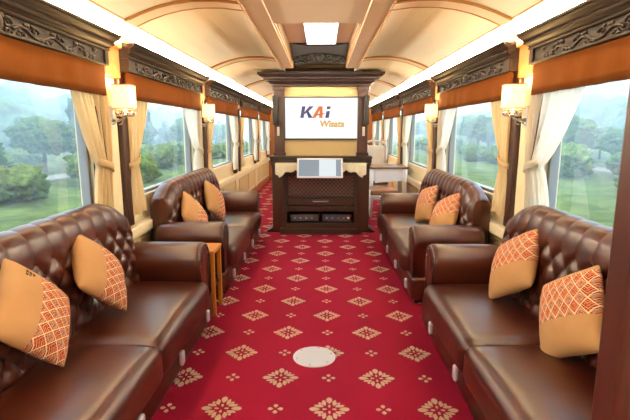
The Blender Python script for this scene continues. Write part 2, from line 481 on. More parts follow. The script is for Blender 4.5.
# dark carved panel at the end of the recess, over the cabinet
def scroll(mb, y0, z0, sx, sz, turns=1.35, r=.012, P=None, n=18, flip=1):
    """spiral tube; P maps (a, b) of the panel plane to a 3-D point"""
    pts = []; rad = []
    for i in range(n + 1):
        t = i / n; a = turns * 2 * pi * t; rr = 1 - .86 * t
        pts.append(P(y0 + sx * rr * cos(a), z0 + sz * rr * sin(a) * flip)); rad.append(r * (1 - .5 * t))
    mb.tube(pts, rad, 6)
SLOPE = atan2(-.115, .72)
cp = empty('carved_ceiling_panel', (0, 5.0, 2.243), 0, 'dark carved wooden panel in the ceiling recess just above the television cabinet', 'panel')
cp.rotation_euler = (SLOPE, 0, 0)
pp = MB(); pp.box((-.311, 0, 0), (.311, .74, .02)); pp.build('board', 'dark_wood', cp, bevel=.006)
pp = MB(); pp.prism([(-.311, -.03), (-.16, .04), (.16, .04), (.311, -.03), (.311, .10), (-.311, .10)], 'xy', -.008, .0); pp.build('molding', 'dark_wood_v', cp, bevel=.003)
cv = MB(); P = lambda a, b: (a, b, -.004)
for s in (-1, 1):
    for (cx, cy, r) in ((.07, .40, .07), (.17, .44, .065), (.26, .50, .055), (.08, .56, .07), (.17, .60, .06), (.26, .63, .045)):
        scroll(cv, s * cx, cy, s * r * .8, r, P=P, r=.015)
    for k in range(6): cv.ball((s * (.04 + .045 * k), .33 + .022 * k, -.004), (.024, .022, .014), 8, 5)
cv.ball((0, .46, -.004), (.04, .13, .02), 10, 6)
M['carve_grey'] = simple('carving_grey', lin(104, 116, 124), .4, var=.3, nscale=40)
cv.build('carving', 'carve_grey', cp, smooth=True)

# ceiling lights
lp = empty('ceiling_light', (.02, 4.2, 2.25), 0, 'white square light panel set in the central ceiling recess', 'light')
l_ = MB(); l_.box((-.145, -.80, -.012), (.145, .80, -.002)); l_.build('diffuser', 'light_panel', lp)
for s in (-1, 1):
    l_ = MB(); l_.box((min(s * .145, s * .157), -.80, -.016), (max(s * .145, s * .157), .80, 0)); l_.build('frame', 'white', lp)
LBL = ['', 'nearest', 'second', 'third', 'fourth', 'fifth']
CB = [-1.45] + [PIL[k] for k in range(1, 6)] + [Y1]
for s, side in SIDES:
    for k in range(6):
        a, b = CB[k] + .03, CB[k + 1] - .03
        where = 'the one overhead beside the view' if k == 0 else '%s in the row down the car' % LBL[k]
        e = empty('cove_light', (s * 1.295, (a + b) / 2, 1.962), 0, 'glowing cove tube light above the %s windows, %s' % (side, where), 'light', 'cove lights above the windows')
        L = (b - a) / 2
        m = MB(); m.tube([(0, -L + .03, 0), (0, L - .03, 0)], .017, 10); m.build('tube', 'cove', e, smooth=True)
        for yy in (-L, L - .03):
            m = MB(); m.tube([(0, yy, 0), (0, yy + .03, 0)], .019, 10); m.build('end_cap', 'white', e)
        m = MB(); m.box((-.02, -L, -.026), (.02, L, -.019)); m.build('batten', 'white', e)

# ------------------------------------------------------------------ pelmets with carved boards
def pelmet_parts(e, s, L):
    """e at (s*WX, centre, 1.745); length L along y, interior towards -s"""
    I = lambda d: -s * d                      # d metres into the room from the wall
    fz0, fz1 = 0.0, .090
    b = MB(); b.box((min(I(.0), I(.085)), -L / 2, fz0), (max(I(.0), I(.085)), L / 2, fz1))
    b.box((min(I(.085), I(.094)), -L / 2, fz0), (max(I(.085), I(.094)), L / 2, fz0 + .014))
    for e_ in (-1, 1): b.box((min(I(.085), I(.098)), min(e_ * (L / 2 - .05), e_ * L / 2), fz0), (max(I(.085), I(.098)), max(e_ * (L / 2 - .05), e_ * L / 2), fz1))
    b.build('frieze_board', 'pelmet_wood', e, bevel=.004)
    prof = [(0, fz1), (.098, fz1), (.104, fz1 + .008), (.098, fz1 + .016), (.108, fz1 + .026), (.122, fz1 + .034), (.128, fz1 + .044), (.122, fz1 + .050),
            (.132, fz1 + .062), (.150, fz1 + .072), (.160, fz1 + .080), (.154, fz1 + .084), (.166, fz1 + .092), (.168, fz1 + .102), (.150, fz1 + .104), (0, fz1 + .104)]
    m = MB(); n = len(prof); vs = []
    for t, sg in ((-1, -1), (1, 1)):
        for d, z in prof: vs.append((I(d), t * L / 2 + sg * min(.05, max(0, d - .09)) * .9, z))
    fs = [tuple(range(n)), tuple(range(2 * n - 1, n - 1, -1))] + [(i, i + n, (i + 1) % n + n, (i + 1) % n) for i in range(n)]
    m.add(vs, fs); m.build('crown_molding', 'pelmet_wood', e)
    c = MB(); X = I(.088); P = lambda a, z: (X, a, z)
    zc = .047
    # cartouche
    c.ball((X, 0, zc + .004), (.018, .046, .040), 12, 8)
    for t in (-1, 1):
        scroll(c, t * .075, zc + .010, t * .032, .028, P=P, r=.009)
        scroll(c, t * .075, zc - .026, t * .026, -.020, P=P, r=.008)
        c.ball((X, t * .035, zc + .034), (.014, .022, .014), 8, 5)
    A = L / 2 - .16
    for t in (-1, 1):
        path = []
        for i in range(26):
            q = i / 25; path.append((X, t * (.11 + (A - .11) * q), zc - .008 + .020 * sin(q * 3 * 2 * pi) * (1 - .3 * q)))
        c.tube(path, [.009 - .004 * i / 25 for i in range(26)], 6)
        for i in range(7):
            q = (i + .5) / 7; yy = t * (.11 + (A - .11) * q); up = 1 if i % 2 else -1
            scroll(c, yy, zc - .008 + up * .012, t * .030, .024, P=P, r=.008, turns=1.1, n=12, flip=up)
            c.ball((X, yy + t * .045, zc - up * .024), (.011, .024, .012), 8, 5)
            c.ball((X, yy - t * .02, zc + up * .026), (.010, .015, .009), 8, 5)
    c.build('carving', 'carving_wood', e, smooth=True)
ORD = ['', 'nearest', 'second', 'third', 'fourth', 'farthest']
pel_proto = {}
for s, side in SIDES:
    for k in range(1, 6):
        y0, y1 = PIL[k] + .15, PIL[k + 1] - .15
        lab = '%s carved dark wooden window pelmet along the %s wall' % (ORD[k], side)
        loc = (s * WX, (y0 + y1) / 2, 1.752)
        if s not in pel_proto:
            e = empty('window_pelmet', loc, 0, lab, 'pelmet', 'carved pelmets above the windows'); pelmet_parts(e, s, y1 - y0); pel_proto[s] = e
        else:
            e = copy_tree(pel_proto[s]); e.location = loc; e['label'] = lab
# fabric valances below the pelmets
def valance(s, L):
    m = MB()
    def fn(u, v):
        y = -L / 2 + L * u; z = -.185 * v
        return (-s * (.072 + .006 * sin(u * 46 + 2 * sin(u * 9)) * v + .004 * sin(u * 17)), y, z)
    def fb(u, v):
        p = fn(u, 1 - v); return (p[0] + s * .012, p[1], p[2])
    m.grid(fn, 110, 4); m.grid(fb, 110, 4)
    n = 111 * 5
    for i in range(110):
        m.f.append((i * 5 + 4, (i + 1) * 5 + 4, n + (i + 1) * 5, n + i * 5)); m.mi.append(0)
    return m
val_proto = {}
for s, side in SIDES:
    for k in range(1, 6):
        y0, y1 = PIL[k] + .16, PIL[k + 1] - .16
        lab = 'brown fabric valance hanging under the %s pelmet of the %s wall' % (ORD[k], side)
        loc = (s * WX, (y0 + y1) / 2, 1.752)
        if s not in val_proto: o = valance(s, y1 - y0).build('valance', 'valance', smooth=True, loc=loc); val_proto[s] = o
        else: o = val_proto[s].copy(); COL.objects.link(o); o.location = loc
        tag(o, lab, 'valance', 'fabric valances below the pelmets')

# ------------------------------------------------------------------ curtains, tied back
def curtain_mesh(s, e, width=.40, tie=.150, flare=.10):
    """local origin at the jamb edge, top; e=+1 gathers towards +y (jamb on +y side). Hangs z 0 .. -0.88"""
    H = .885; zt = .475
    def shape(v):
        z = v * H
        if z < zt: t = z / zt; w = width * ((1 - t) ** .75 * .62) + tie
        else: t = (z - zt) / (H - zt); w = tie + flare * t ** .6
        return w
    m = MB(); NU, NV = 60, 40
    def fn(u, v, off=0):
        w = shape(v); z = -v * H
        y = -e * (w * u)
        if v * H > zt: y += e * .0
        k = 7.0
        amp = .020 * (.55 + .45 * min(1, w / .3))
        x = -s * (.0 + amp * sin(u * k * 2 * pi + .5 * sin(v * 4)) + .010 * sin(u * 9 + v * 5) + off)
        if v * H < zt: z += -.0
        return (x, y, z)
    m.grid(lambda u, v: fn(u, v), NU, NV)
    return m, shape, zt
def make_curtain(s, e, mat):
    root = empty('curtain')
    m, shape, zt = curtain_mesh(s, e, *((.72, .165, .20) if mat == 'sheer' else (.44, .150, .10)))
    o = m.build('drape', mat, root, smooth=True)
    t = MB(); w = .105
    ring = []
    for i in range(25):
        a = 2 * pi * i / 24; ring.append((-s * (.046 * sin(a)), -e * (.075 + .088 * cos(a)), -zt - .005 + .03 * cos(a)))
    n = len(ring); vs = [(p[0], p[1], p[2] + .022) for p in ring] + [(p[0], p[1], p[2] - .022) for p in ring]
    t.add(vs, [(i, i + 1, n + i + 1, n + i) for i in range(n - 1)])
    o2 = t.build('tieback', mat, root, smooth=True); md = o2.modifiers.new('thickness', 'SOLIDIFY'); md.thickness = .006
    return root
cur_proto = {}
for s, side in SIDES:
    for k in range(1, 6):
        for e, word in ((-1, 'near'), (1, 'far')):
            # e=-1: jamb at the near end of the bay
            y = PIL[k] + .21 if e < 0 else PIL[k + 1] - .10
            light = e > 0 and (k >= 2 or s > 0)
            key = (s, e, light); loc = (s * (WX - .030), y, 1.60)
            if key not in cur_proto: r = make_curtain(s, e, 'sheer' if light else 'curtain'); cur_proto[key] = r
            else: r = copy_tree(cur_proto[key])
            r.location = loc
            tag(r, '%s tied-back curtain at the %s end of the %s window on the %s' % ('cream' if light else 'gold', word, ORD[k], side), 'curtain', 'tied-back window curtains')

# ------------------------------------------------------------------ wall lamps
def make_lamp():
    root = empty('wall_lamp')                 # local +x points into the room, z=0 at the bracket
    b = MB(); b.prism([(-.022, -.075), (.022, -.075), (.026, .02), (.016, .075), (-.016, .075), (-.026, .02)], 'yz', 0, .014); b.build('backplate', 'steel', root, bevel=.004)
    a = MB(); a.tube([(.012, 0, -.01), (.05, 0, -.025), (.09, 0, -.01), (.105, 0, .01)], .008, 8)
    for t in (-1, 1): a.tube([(.012, 0, -.03)] + [(.05 + .02 * cos(q), t * (.03 + .025 * sin(q)), -.03 + .02 * cos(q * 1.5)) for q in (0, .8, 1.6, 2.4)], .005, 6)
    a.build('arm', 'steel', root, smooth=True)
    g = MB()
    N = 14
    for ring_z in (.012, .045):
        g.tube([(.105 + .056 * cos(2 * pi * i / 24), .056 * sin(2 * pi * i / 24), ring_z) for i in range(25)], .005, 6)
    for i in range(N):
        q = 2 * pi * i / N; x, y = .105 + .056 * cos(q), .062 * sin(q)
        g.ball((x, y, .028), (.009, .009, .012), 6, 5)
    g.lathe([(.0, .0), (.05, .004), (.062, .012), (.0, .012)], (.105, 0, 0), 20)
    g.build('gallery', 'chrome', root, smooth=True)
    sh = MB(); prof = []
    for i in range(33):
        q = 2 * pi * i / 32; c_, s_ = cos(q), sin(q)
        prof.append((.105 + .067 * math.copysign(abs(c_) ** .55, c_), .067 * math.copysign(abs(s_) ** .55, s_)))
    n = len(prof); vs = [(x, y, .055) for x, y in prof] + [(x, y, .212) for x, y in prof]
    sh.add(vs, [(i, i + 1, n + i + 1, n + i) for i in range(n - 1)])
    o = sh.build('lamp_shade', 'shade', root, smooth=True); md = o.modifiers.new('thickness', 'SOLIDIFY'); md.thickness = .004
    for z in (.057, .210):
        rm = MB(); rm.tube([(x, y, z) for x, y in prof], .004, 6); rm.build('shade_trim', 'gilt', root, smooth=True)
    bl = MB(); bl.lathe([(.0, .012), (.012, .02), (.012, .07), (.0, .075)], (.105, 0, 0), 10); bl.ball((.105, 0, .11), (.02, .02, .03), 10, 6)
    bl.build('bulb', 'shade', root, smooth=True)
    return root
lp0 = make_lamp(); first = True
for s, side in SIDES:
    for k, w in ((2, 'near'), (3, 'far')):
        r = lp0 if first else copy_tree(lp0); first = False
        r.location = (s * (WX - .012), PIL[k] - .01, 1.435); r.rotation_euler = (0, 0, 0 if s < 0 else pi)
        tag(r, 'lit cream-shaded wall lamp, the %s one on the %s wall' % ('nearer' if k == 2 else 'farther', side), 'wall lamp', 'wall lamps between the windows')
        ld = bpy.data.lights.new('lamp_bulb', 'POINT'); ld.energy = LAMP_W; ld.color = (1, .62, .24); ld.shadow_soft_size = .03
        lo = bpy.data.objects.new('lamp_glow', ld); COL.objects.link(lo); lo.location = (s * (WX - .117), PIL[k] - .01, 1.435 + .235)

# ------------------------------------------------------------------ sofas
SL = 2.2           # length
def make_sofa():
    root = empty('sofa')                       # local x along the length, front at y=0 facing -y
    hl = SL / 2
    b = MB(); b.softbox((-hl + .03, .045, .035), (hl - .03, .66, .215), .02, 8); b.build('base', 'leather', root, smooth=True)
    for t in (-1, 1):
        q = MB(); x0, x1 = sorted((t * -.012, t * .846))
        q.softbox((x0, -.005, .185), (x1, .50, .385), .062, 14, (0, .0, .022)); q.build('seat_cushion', 'leather', root, smooth=True)
        pz = MB()
        pts = [(x0 + .05, .02, .345), (x0 + .2, .012, .352), ((x0 + x1) / 2, .011, .355), (x1 - .2, .012, .352), (x1 - .05, .02, .345)]
        # armrest: rolled profile swept from front to back
        prof = []
        xc, zc, r = hl - .165, .492, .120
        inner, outer = hl - .262, hl - .078
        a0, a1 = radians(215), radians(-42)
        prof.append((inner, .06))
        for i in range(15):
            a = a0 + (a1 - a0) * i / 14
            prof.append((xc + r * cos(a), zc + r * sin(a)))
        prof.append((outer, .06))
        m = MB(); n = len(prof)
        secs = [(.060, .93), (.070, .985), (.092, 1.0), (.20, 1.0), (.40, 1.0), (.56, .98), (.60, .94)]
        vs = []
        for y, sc in secs:
            for x, z in prof: vs.append((t * (xc + (x - xc) * sc), y, .06 + (z - .06) * (1 - (1 - sc) * .5)))
        fs = [(i * n + j, i * n + j + 1, (i + 1) * n + j + 1, (i + 1) * n + j) for i in range(len(secs) - 1) for j in range(n - 1)]
        fs += [tuple(range(n)), tuple(range((len(secs) - 1) * n, len(secs) * n))]
        fs += [(i * n, (i + 1) * n, (i + 1) * n + n - 1, i * n + n - 1) for i in range(len(secs) - 1)]
        m.add(vs, fs); ar = m.build('armrest', 'leather', root, smooth=True)
        # piping round the front of the arm and nail heads
        p = MB(); p.tube([(t * (xc + (x - xc) * .95), .060, .06 + (z - .06) * .97) for x, z in prof], .007, 6); p.build('piping', 'leather_dark', ar, smooth=True)
        nh0 = None
        for i in range(2, 14, 2):
            x, z = prof[i]
            if nh0 is None: nh = MB(); nh.ball((0, 0, 0), (.008, .005, .008), 8, 5); nh0 = nh.build('nailhead', 'chrome', ar, smooth=True); q = nh0
            else: q = nh0.copy(); COL.objects.link(q); q.parent = ar
            q.location = (t * (xc + (x - xc) * .78), .060, zc + (z - zc) * .78)
    # tufted backrest
    prof = [(.485, .30), (.495, .42), (.508, .55), (.520, .68), (.530, .76), (.540, .82), (.556, .868), (.582, .895), (.612, .900), (.642, .884), (.662, .845), (.668, .78), (.670, .62), (.670, .30)]
    # resample
    seglen = [0]
    for (a, b_), (c_, d_) in zip(prof, prof[1:]): seglen.append(seglen[-1] + sqrt((c_ - a) ** 2 + (d_ - b_) ** 2))
    T = seglen[-1]
    def pt(t):
        t = max(0, min(T, t)); i = 0
        while i < len(seglen) - 2 and seglen[i + 1] < t: i += 1
        q = (t - seglen[i]) / (seglen[i + 1] - seglen[i]); a, b_ = prof[i], prof[i + 1]
        return a[0] + (b_[0] - a[0]) * q, a[1] + (b_[1] - a[1]) * q
    def ptn(t):
        y0, z0 = pt(t - .03); y1, z1 = pt(t + .03); l = sqrt((y1 - y0) ** 2 + (z1 - z0) ** 2) or 1
        return -(z1 - z0) / l, (y1 - y0) / l       # outward normal (towards -y at the front)
    HL = hl - .20
    DW, DH, T0 = .128, .150, .10
    TT = .62                                       # tufting ends just over the top
    def tuft(s_, t):
        a = (s_ / DW + (t - T0) / DH); b_ = (s_ / DW - (t - T0) / DH)
        w = min(1, max(0, (t - .02) / .06))
        last = T0 + DH * 2.5
        if t > last:                                # pleats run straight over the top roll
            q = abs(sin(pi * (s_ / DW + .5)))
            d = .022 + .010 * q ** .5; fade = max(0, min(1, (TT + .1 - t) / .12)); return .030 + (d - .030) * fade
        return .036 * w * (abs(sin(pi * a)) * abs(sin(pi * b_)) + 1e-6) ** .36
    def sag(s_):
        q = max(0, (abs(s_) - .54) / (HL - .54)); return q ** 2.2
    m = MB(); NU, NV = 250, 92
    def fn(u, v):
        s_ = -HL + 2 * HL * u; t = T * (v if v < 1 else 1); y, z = pt(t); ny, nz = ptn(t)
        edge = min(1, (HL - abs(s_)) / .05); edge = sqrt(max(0, 1 - (1 - edge) ** 2))
        d = tuft(s_, t) if t < .8 else .03
        y += ny * d; z += nz * d
        z -= .13 * sag(s_) * max(0, (z - .30) / .63)
        yc = .56; y = yc + (y - yc) * (.35 + .65 * edge)
        return (s_, y, z)
    m.grid(fn, NU, NV)
    m.add([fn(0, j / NV) for j in range(NV + 1)], [tuple(range(NV + 1))])
    m.add([fn(1, j / NV) for j in range(NV + 1)], [tuple(range(NV + 1))])
    bk = m.build('backrest', 'leather', root, smooth=True)
    bm_ = MB(); bm_.ball((0, 0, 0), (.012, .007, .012), 8, 5); bmesh_btn = None
    for r in range(0, 7):
        t = T0 + DH * r * .5
        if t > T0 + DH * 2.6: break
        for i in range(-8, 9):
            s_ = DW * (i + (.5 if r % 2 else 0))
            if abs(s_) > HL - .12: continue
            y, z = pt(t); z -= .13 * sag(s_) * max(0, (z - .30) / .63)
            if bmesh_btn is None: o = bm_.build('button', 'leather_dark', bk, smooth=True); bmesh_btn = o
            else: o = bmesh_btn.copy(); COL.objects.link(o); o.parent = bk
            o.location = (s_, y + .001, z)
    g0 = None
    for x in (-.74, -.20, .34, .88):
        if g0 is None:
            g = MB(); g.softbox((-.022, -.012, -.04), (.022, .012, .04), .011, 5); g0 = g.build('chrome_glide', 'white_metal', root, smooth=True); o = g0
        else: o = g0.copy(); COL.objects.link(o); o.parent = root
        o.location = (x, .036, .115)
    fb = MB(); fb.box((-hl + .08, .08, 0), (hl - .08, .62, .045)); fb.build('plinth', 'black', root)
    return root
sofa0 = make_sofa()
SOFAS = [(-1, 2.02, 'near left brown leather tufted sofa under the first left window'), (-1, 4.56, 'far left brown leather tufted sofa beyond the small side table'),
         (1, 1.98, 'near right brown leather tufted sofa next to the dark wooden partition'), (1, 4.46, 'far right brown leather tufted sofa nearer the cabinet and white dining chair')]
for i, (s, y, lab) in enumerate(SOFAS):
    r = sofa0 if i == 0 else copy_tree(sofa0)
    if i: r.scale = (1, 1, 1)
    if i == 0: r.scale = (1.06, 1, 1); y = 1.954
    r.location = (s * (.70 if s < 0 else .685), y, 0); r.rotation_euler = (0, 0, pi / 2 if s < 0 else -pi / 2)
    tag(r, lab, 'sofa', 'leather sofas along the aisle')

# ------------------------------------------------------------------ pillows
def make_pillow(a=.365, T=.07):
    m = MB(); N = 28
    def side(sg):
        def fn(u, v):
            x, y = 2 * u - 1, 2 * v - 1
            pin = (1 - .03 * (1 - abs(x) ** 2.0) * abs(y) ** 3) * (1 - .035 * x ** 6 * y ** 6)
            pin2 = (1 - .03 * (1 - abs(y) ** 2.0) * abs(x) ** 3) * (1 - .035 * x ** 6 * y ** 6)
            h = (max(0, 1 - abs(x) ** 2.4) * max(0, 1 - abs(y) ** 2.4)) ** .55
            wr = .006 * noise.noise(Vector((x * 2.2, y * 2.2, sg * 3)))
            return (x * a / 2 * pin2, y * a / 2 * pin, sg * (T * h + wr * h))
        return fn
    m.grid(side(1), N, N); m.grid(side(-1), N, N)
    root = m.build('throw_pillow', 'pillow', smooth=True)
    bm = bmesh.new(); bm.from_mesh(root.data); bmesh.ops.remove_doubles(bm, verts=bm.verts[:], dist=1e-4); bmesh.ops.recalc_face_normals(bm, faces=bm.faces[:]); bm.to_mesh(root.data); bm.free()
    return root
pil0 = make_pillow()
def frame(n, roll):
    n = Vector(n).normalized(); up = Vector((0, 0, 1)); x = up.cross(n).normalized(); y = n.cross(x)
    c_, s_ = cos(roll), sin(roll); X = x * c_ + y * s_; Y = y * c_ - x * s_
    return Matrix((X, Y, n)).transposed().to_4x4()
# centre, facing direction, roll (degrees), label
PILLOWS = [
 ((-1.11, 1.69, .635), (.894, .07, .44), -52, 'nearest left tan pillow with patterned band, on the near cushion of the left sofa'),
 ((-1.12, 2.25, .625), (.861, .09, .498), -48, 'second tan pillow with patterned band on the near left sofa, close to its arm'),
 ((-1.095, 3.95, .60), (.89, -.06, .45), -54, 'tan pillow on the far left sofa, the nearer of its two'),
 ((-1.095, 4.71, .615), (.94, -.11, .33), -34, 'tan pillow on the far left sofa, the one closer to the cabinet'),
 ((1.10, 2.46, .610), (-.90, -.03, .437), 125.5, 'tan pillow with patterned band on the near right sofa, close to its far arm'),
 ((1.09, 1.85, .575), (-.954, -.05, .30), 124.5, 'tan pillow with patterned band beside the dark partition on the right'),
 ((1.08, 4.53, .615), (-.95, -.14, .29), 106, 'tan pillow on the far right sofa, the one closer to the cabinet'),
 ((1.09, 3.88, .625), (-.88, -.15, .45), 118, 'tan pillow on the far right sofa, the nearer of its two')]
for i, (c_, n, roll, lab) in enumerate(PILLOWS):
    o = pil0 if i == 0 else pil0.copy()
    if i: COL.objects.link(o)
    o.matrix_world = Matrix.Translation(c_) @ frame(n, radians(roll))
    tag(o, lab, 'pillow', 'patterned pillows on the sofas')
mk = MB()
for i in range(3):
    for j in range(2): mk.box((-.138 + .017 * i, .112 + .014 * j, .0), (-.138 + .017 * i + .012, .112 + .014 * j + .010, .001))
mk.build('stitched_mark', 'plain_pillow', pil0, loc=(.025, -.012, .0515))

# ------------------------------------------------------------------ side table between the left sofas
st = empty('side_table', (-.99, 3.27, 0), 0, 'small golden wooden side table between the two left sofas', 'table')
m = MB(); m.box((-.25, -.125, .47), (.25, .125, .495)); m.build('table_top', 'gold_wood', st, bevel=.006)
leg0 = None
for x in (-.23, .23):
    for y in (-.105, .105):
        if leg0 is None: m = MB(); m.box((-.014, -.014, 0), (.014, .014, .47)); leg0 = m.build('leg', 'gold_wood', st, bevel=.003); o = leg0
        else: o = leg0.copy(); COL.objects.link(o)
        o.parent = st; o.location = (x, y, 0)
m = MB(); m.box((-.23, -.10, .20), (.23, .10, .215)); m.build('shelf', 'dark_wood', st)

# ------------------------------------------------------------------ television cabinet
YB = 5.95
cab = empty('media_cabinet', (.015, YB, 0), 0, 'tall dark carved wooden cabinet holding the television in the aisle', 'cabinet')
m = MB()      # central lower carcass with an open equipment bay
m.box((-.50, -.10, .07), (-.44, .30, .90)); m.box((.44, -.10, .07), (.50, .30, .90))
m.box((-.44, -.10, .07), (.44, .30, .15)); m.box((-.44, -.10, .30), (.44, .30, .375)); m.box((-.44, -.10, .78), (.44, .30, .90)); m.box((-.44, .26, .15), (.44, .30, .78)); m.box((-.44, -.05, .375), (.44, .26, .78))
m.build('carcass', 'dark_wood', cab, bevel=.005)
for t in (-1, 1):
    m = MB(); m.box((min(t * .50, t * .635), -.03, .04), (max(t * .50, t * .635), .30, .93)); m.build('side_pier', 'dark_wood_v', cab, bevel=.006)
m = MB(); m.box((-.53, -.13, 0), (.53, .30, .075)); m.prism([(-.72, 0), (.72, 0), (.72, .02), (.66, .05), (.63, .09), (-.63, .09), (-.66, .05), (-.72, .02)], 'xz', 0.0, .33); m.build('plinth', 'dark_wood', cab, bevel=.005)
for t in (-1, 1):   # scrolled corbels under the counter
    m = MB(); m.prism([(t * .635, .985), (t * .66, .985), (t * .66, .96), (t * .655, .94), (t * .658, .91), (t * .648, .88), (t * .635, .80)], 'xz', .03, .28); m.build('corbel', 'dark_wood_v', cab, bevel=.004)
m = MB(); m.box((-.665, -.06, .985), (.665, .32, 1.015)); m.box((-.66, -.03, .93), (.66, .31, .985)); m.build('counter', 'dark_wood', cab, bevel=.008)
m = MB(); m.box((-.60, -.20, .905), (.60, -.03, .930)); m.build('front_ledge', 'dark_wood', cab, bevel=.006)
lt = MB()      # lattice
z0, z1, x0, x1 = .50, .77, -.42, .42
hh = z1 - z0
k = x0 - hh
while k < x1:
    for d in (1, -1):
        a, b = (k, k + hh)
        pa, pb = (max(a, x0), min(b, x1))
        if pb - pa < .01: continue
        f = lambda x: z0 + (x - a) if d > 0 else z1 - (x - a)
        lt.tube([(pa, -.062 - .004 * d, f(pa)), (pb, -.062 - .004 * d, f(pb))], 0.0075, 5)
    k += .052
lt.build('lattice_panel', 'lattice_wood', cab)
m = MB()
for (a, b, c_, d_) in ((-.44, .44, .77, .79), (-.44, .44, .485, .505), (-.44, -.42, .505, .77), (.42, .44, .505, .77)): m.box((a, -.085, c_), (b, -.05, d_))
m.build('lattice_frame', 'dark_wood', cab, bevel=.004)
m = MB(); m.box((-.42, -.054, .505), (.42, -.0505, .77)); m.build('lattice_backing', 'black_cloth', cab)
dw = MB(); dw.box((-.43, -.118, .385), (.43, -.05, .478)); dwo = dw.build('drawer', 'dark_wood', cab, bevel=.006)
h_ = MB(); h_.tube([(-.10, -.119, .440), (-.09, -.135, .440), (.09, -.135, .440), (.10, -.119, .440)], .0065, 8); h_.build('handle', 'steel', dwo, smooth=True)
for t in (-1, 1):
    m = MB(); x0, x1 = sorted((t * .475, t * .61)); m.box((x0, .06, 1.015), (x1, .28, 1.90))
    m.box((x0 - .012, .045, 1.015), (x1 + .012, .28, 1.06)); m.box((x0 - .012, .045, 1.85), (x1 + .012, .28, 1.90))
    m.build('column', 'dark_wood_v', cab, bevel=.006)
m = MB(); m.box((-.475, .13, .975), (.475, .28, 1.90)); m.build('back_panel', 'cream_panel', cab)
prof = [(.0, 1.90), (.014, 1.905), (.014, 1.925), (.045, 1.945), (.06, 1.965), (.06, 1.975), (.10, 1.978), (.105, 1.985), (.105, 2.008), (.14, 2.012), (.165, 2.03), (.172, 2.034), (.172, 2.062), (.05, 2.066), (-.04, 2.070), (-.04, 2.10), (-.02, 2.11), (-.02, 2.13)]
m = MB(); n = len(prof); vs = []
for d_, z in prof:      # mitred crown on three sides, flat back
    vs += [(-.62 - d_, .30, z), (-.62 - d_, .05 - d_, z), (.62 + d_, .05 - d_, z), (.62 + d_, .30, z)]
fs = []
for i in range(n - 1):
    for q in range(4): fs.append((i * 4 + q, i * 4 + (q + 1) % 4, (i + 1) * 4 + (q + 1) % 4, (i + 1) * 4 + q))
fs += [(0, 1, 2, 3), ((n - 1) * 4, (n - 1) * 4 + 1, (n - 1) * 4 + 2, (n - 1) * 4 + 3)]
m.add(vs, fs); m.build('crown_molding', 'dark_wood', cab)

# television
tv = empty('television', (.02 + .015 - .015, YB + .10, 1.50), 0, 'wide television with a white screen and KAi Wisata logo on the cabinet', 'television')
m = MB(); m.box((-.485, -.02, -.275), (.485, .025, .275)); m.build('bezel', 'black', tv, bevel=.005)
m = MB(); m.box((-.468, -.0225, -.258), (.468, -.0195, .258)); scr = m.build('screen', 'screen', tv)
sh = lambda x, z: (x + (z) * .16, z)      # italic shear
def lpoly(mb, pts, mi=0): mb.prism([sh(-.03 + (x + .06) * 1.16, (z - .08) * 1.18 + .075) for x, z in pts], 'xz', -.0262, -.0225, mi)
lg = MB(); zb, zt = .02, .145
def LP(pts, mi): lpoly(lg, [(x, z - .0) for x, z in pts], mi)
# K
LP([(-.270, zb), (-.232, zb), (-.232, zt), (-.270, zt)], 0)
LP([(-.232, .085), (-.190, zt), (-.138, zt), (-.200, .078), (-.232, .060)], 0)
LP([(-.214, .088), (-.190, .092), (-.128, zb), (-.178, zb)], 0)
# A in orange with its swoosh
LP([(-.140, zb), (-.100, zb), (-.062, .112), (-.056, zt), (-.085, zt)], 1)
LP([(-.085, zt), (-.040, zt), (-.020, zb), (-.060, zb), (-.066, .110)], 1)
LP([(-.126, .040), (-.06, .048), (-.015, .060), (.004, .070), (-.02, .072), (-.06, .066), (-.120, .058)], 1)
# i
LP([(.010, zb), (.050, zb), (.050, .098), (.010, .090)], 0)
LP([(.010, .112), (.050, .116), (.050, zt), (.010, zt)], 0)
lgo = lg.build('logo', ['navy', 'orange'], scr)
cu = bpy.data.curves.new('wisata', 'FONT'); cu.body = 'Wisata'; cu.size = .112; cu.extrude = .0015; cu.shear = .12; cu.offset = .0045
to = bpy.data.objects.new('lettering_source', cu); COL.objects.link(to)
dg = bpy.context.evaluated_depsgraph_get(); me = bpy.data.meshes.new_from_object(to.evaluated_get(dg)); bpy.data.objects.remove(to)
wo = bpy.data.objects.new('lettering', me); COL.objects.link(wo); wo.parent = scr; me.materials.clear(); me.materials.append(M['amber'])
wo.rotation_euler = (pi / 2, 0, 0); wo.location = (-.02, -.0240, -.108)

# speakers and switches on the columns
spk0 = sw0 = None
for t, side in ((-1, 'left'), (1, 'right')):
    if spk0 is None:
        r = empty('speaker'); m = MB(); m.box((-.032, -.045, 0), (.032, .045, .36)); m.build('enclosure', 'black', r, bevel=.005)
        m = MB(); m.box((-.027, -.050, .01), (.027, -.045, .35)); m.build('grille', 'black_cloth', r, bevel=.003); spk0 = r
    else: r = copy_tree(spk0)
    r.location = (.015 + t * .585, YB + .008, 1.42); tag(r, 'slim black wall speaker on the %s column of the cabinet' % side, 'speaker', 'speakers beside the television')
    if sw0 is None:
        r = empty('wall_switch'); m = MB(); m.box((-.016, -.008, 0), (.016, 0, .115)); m.build('plate', 'white', r, bevel=.003)
        m = MB()
        for q in range(3): m.box((-.008, -.012, .014 + q * .033), (.008, -.008, .034 + q * .033))
        m.build('rocker', 'steel', r); sw0 = r
    else: r = copy_tree(sw0)
    r.location = (.015 + t * .555, YB + .06, 1.275); tag(r, 'small white switch plate below the %s speaker' % side, 'switch', 'switches on the cabinet columns')

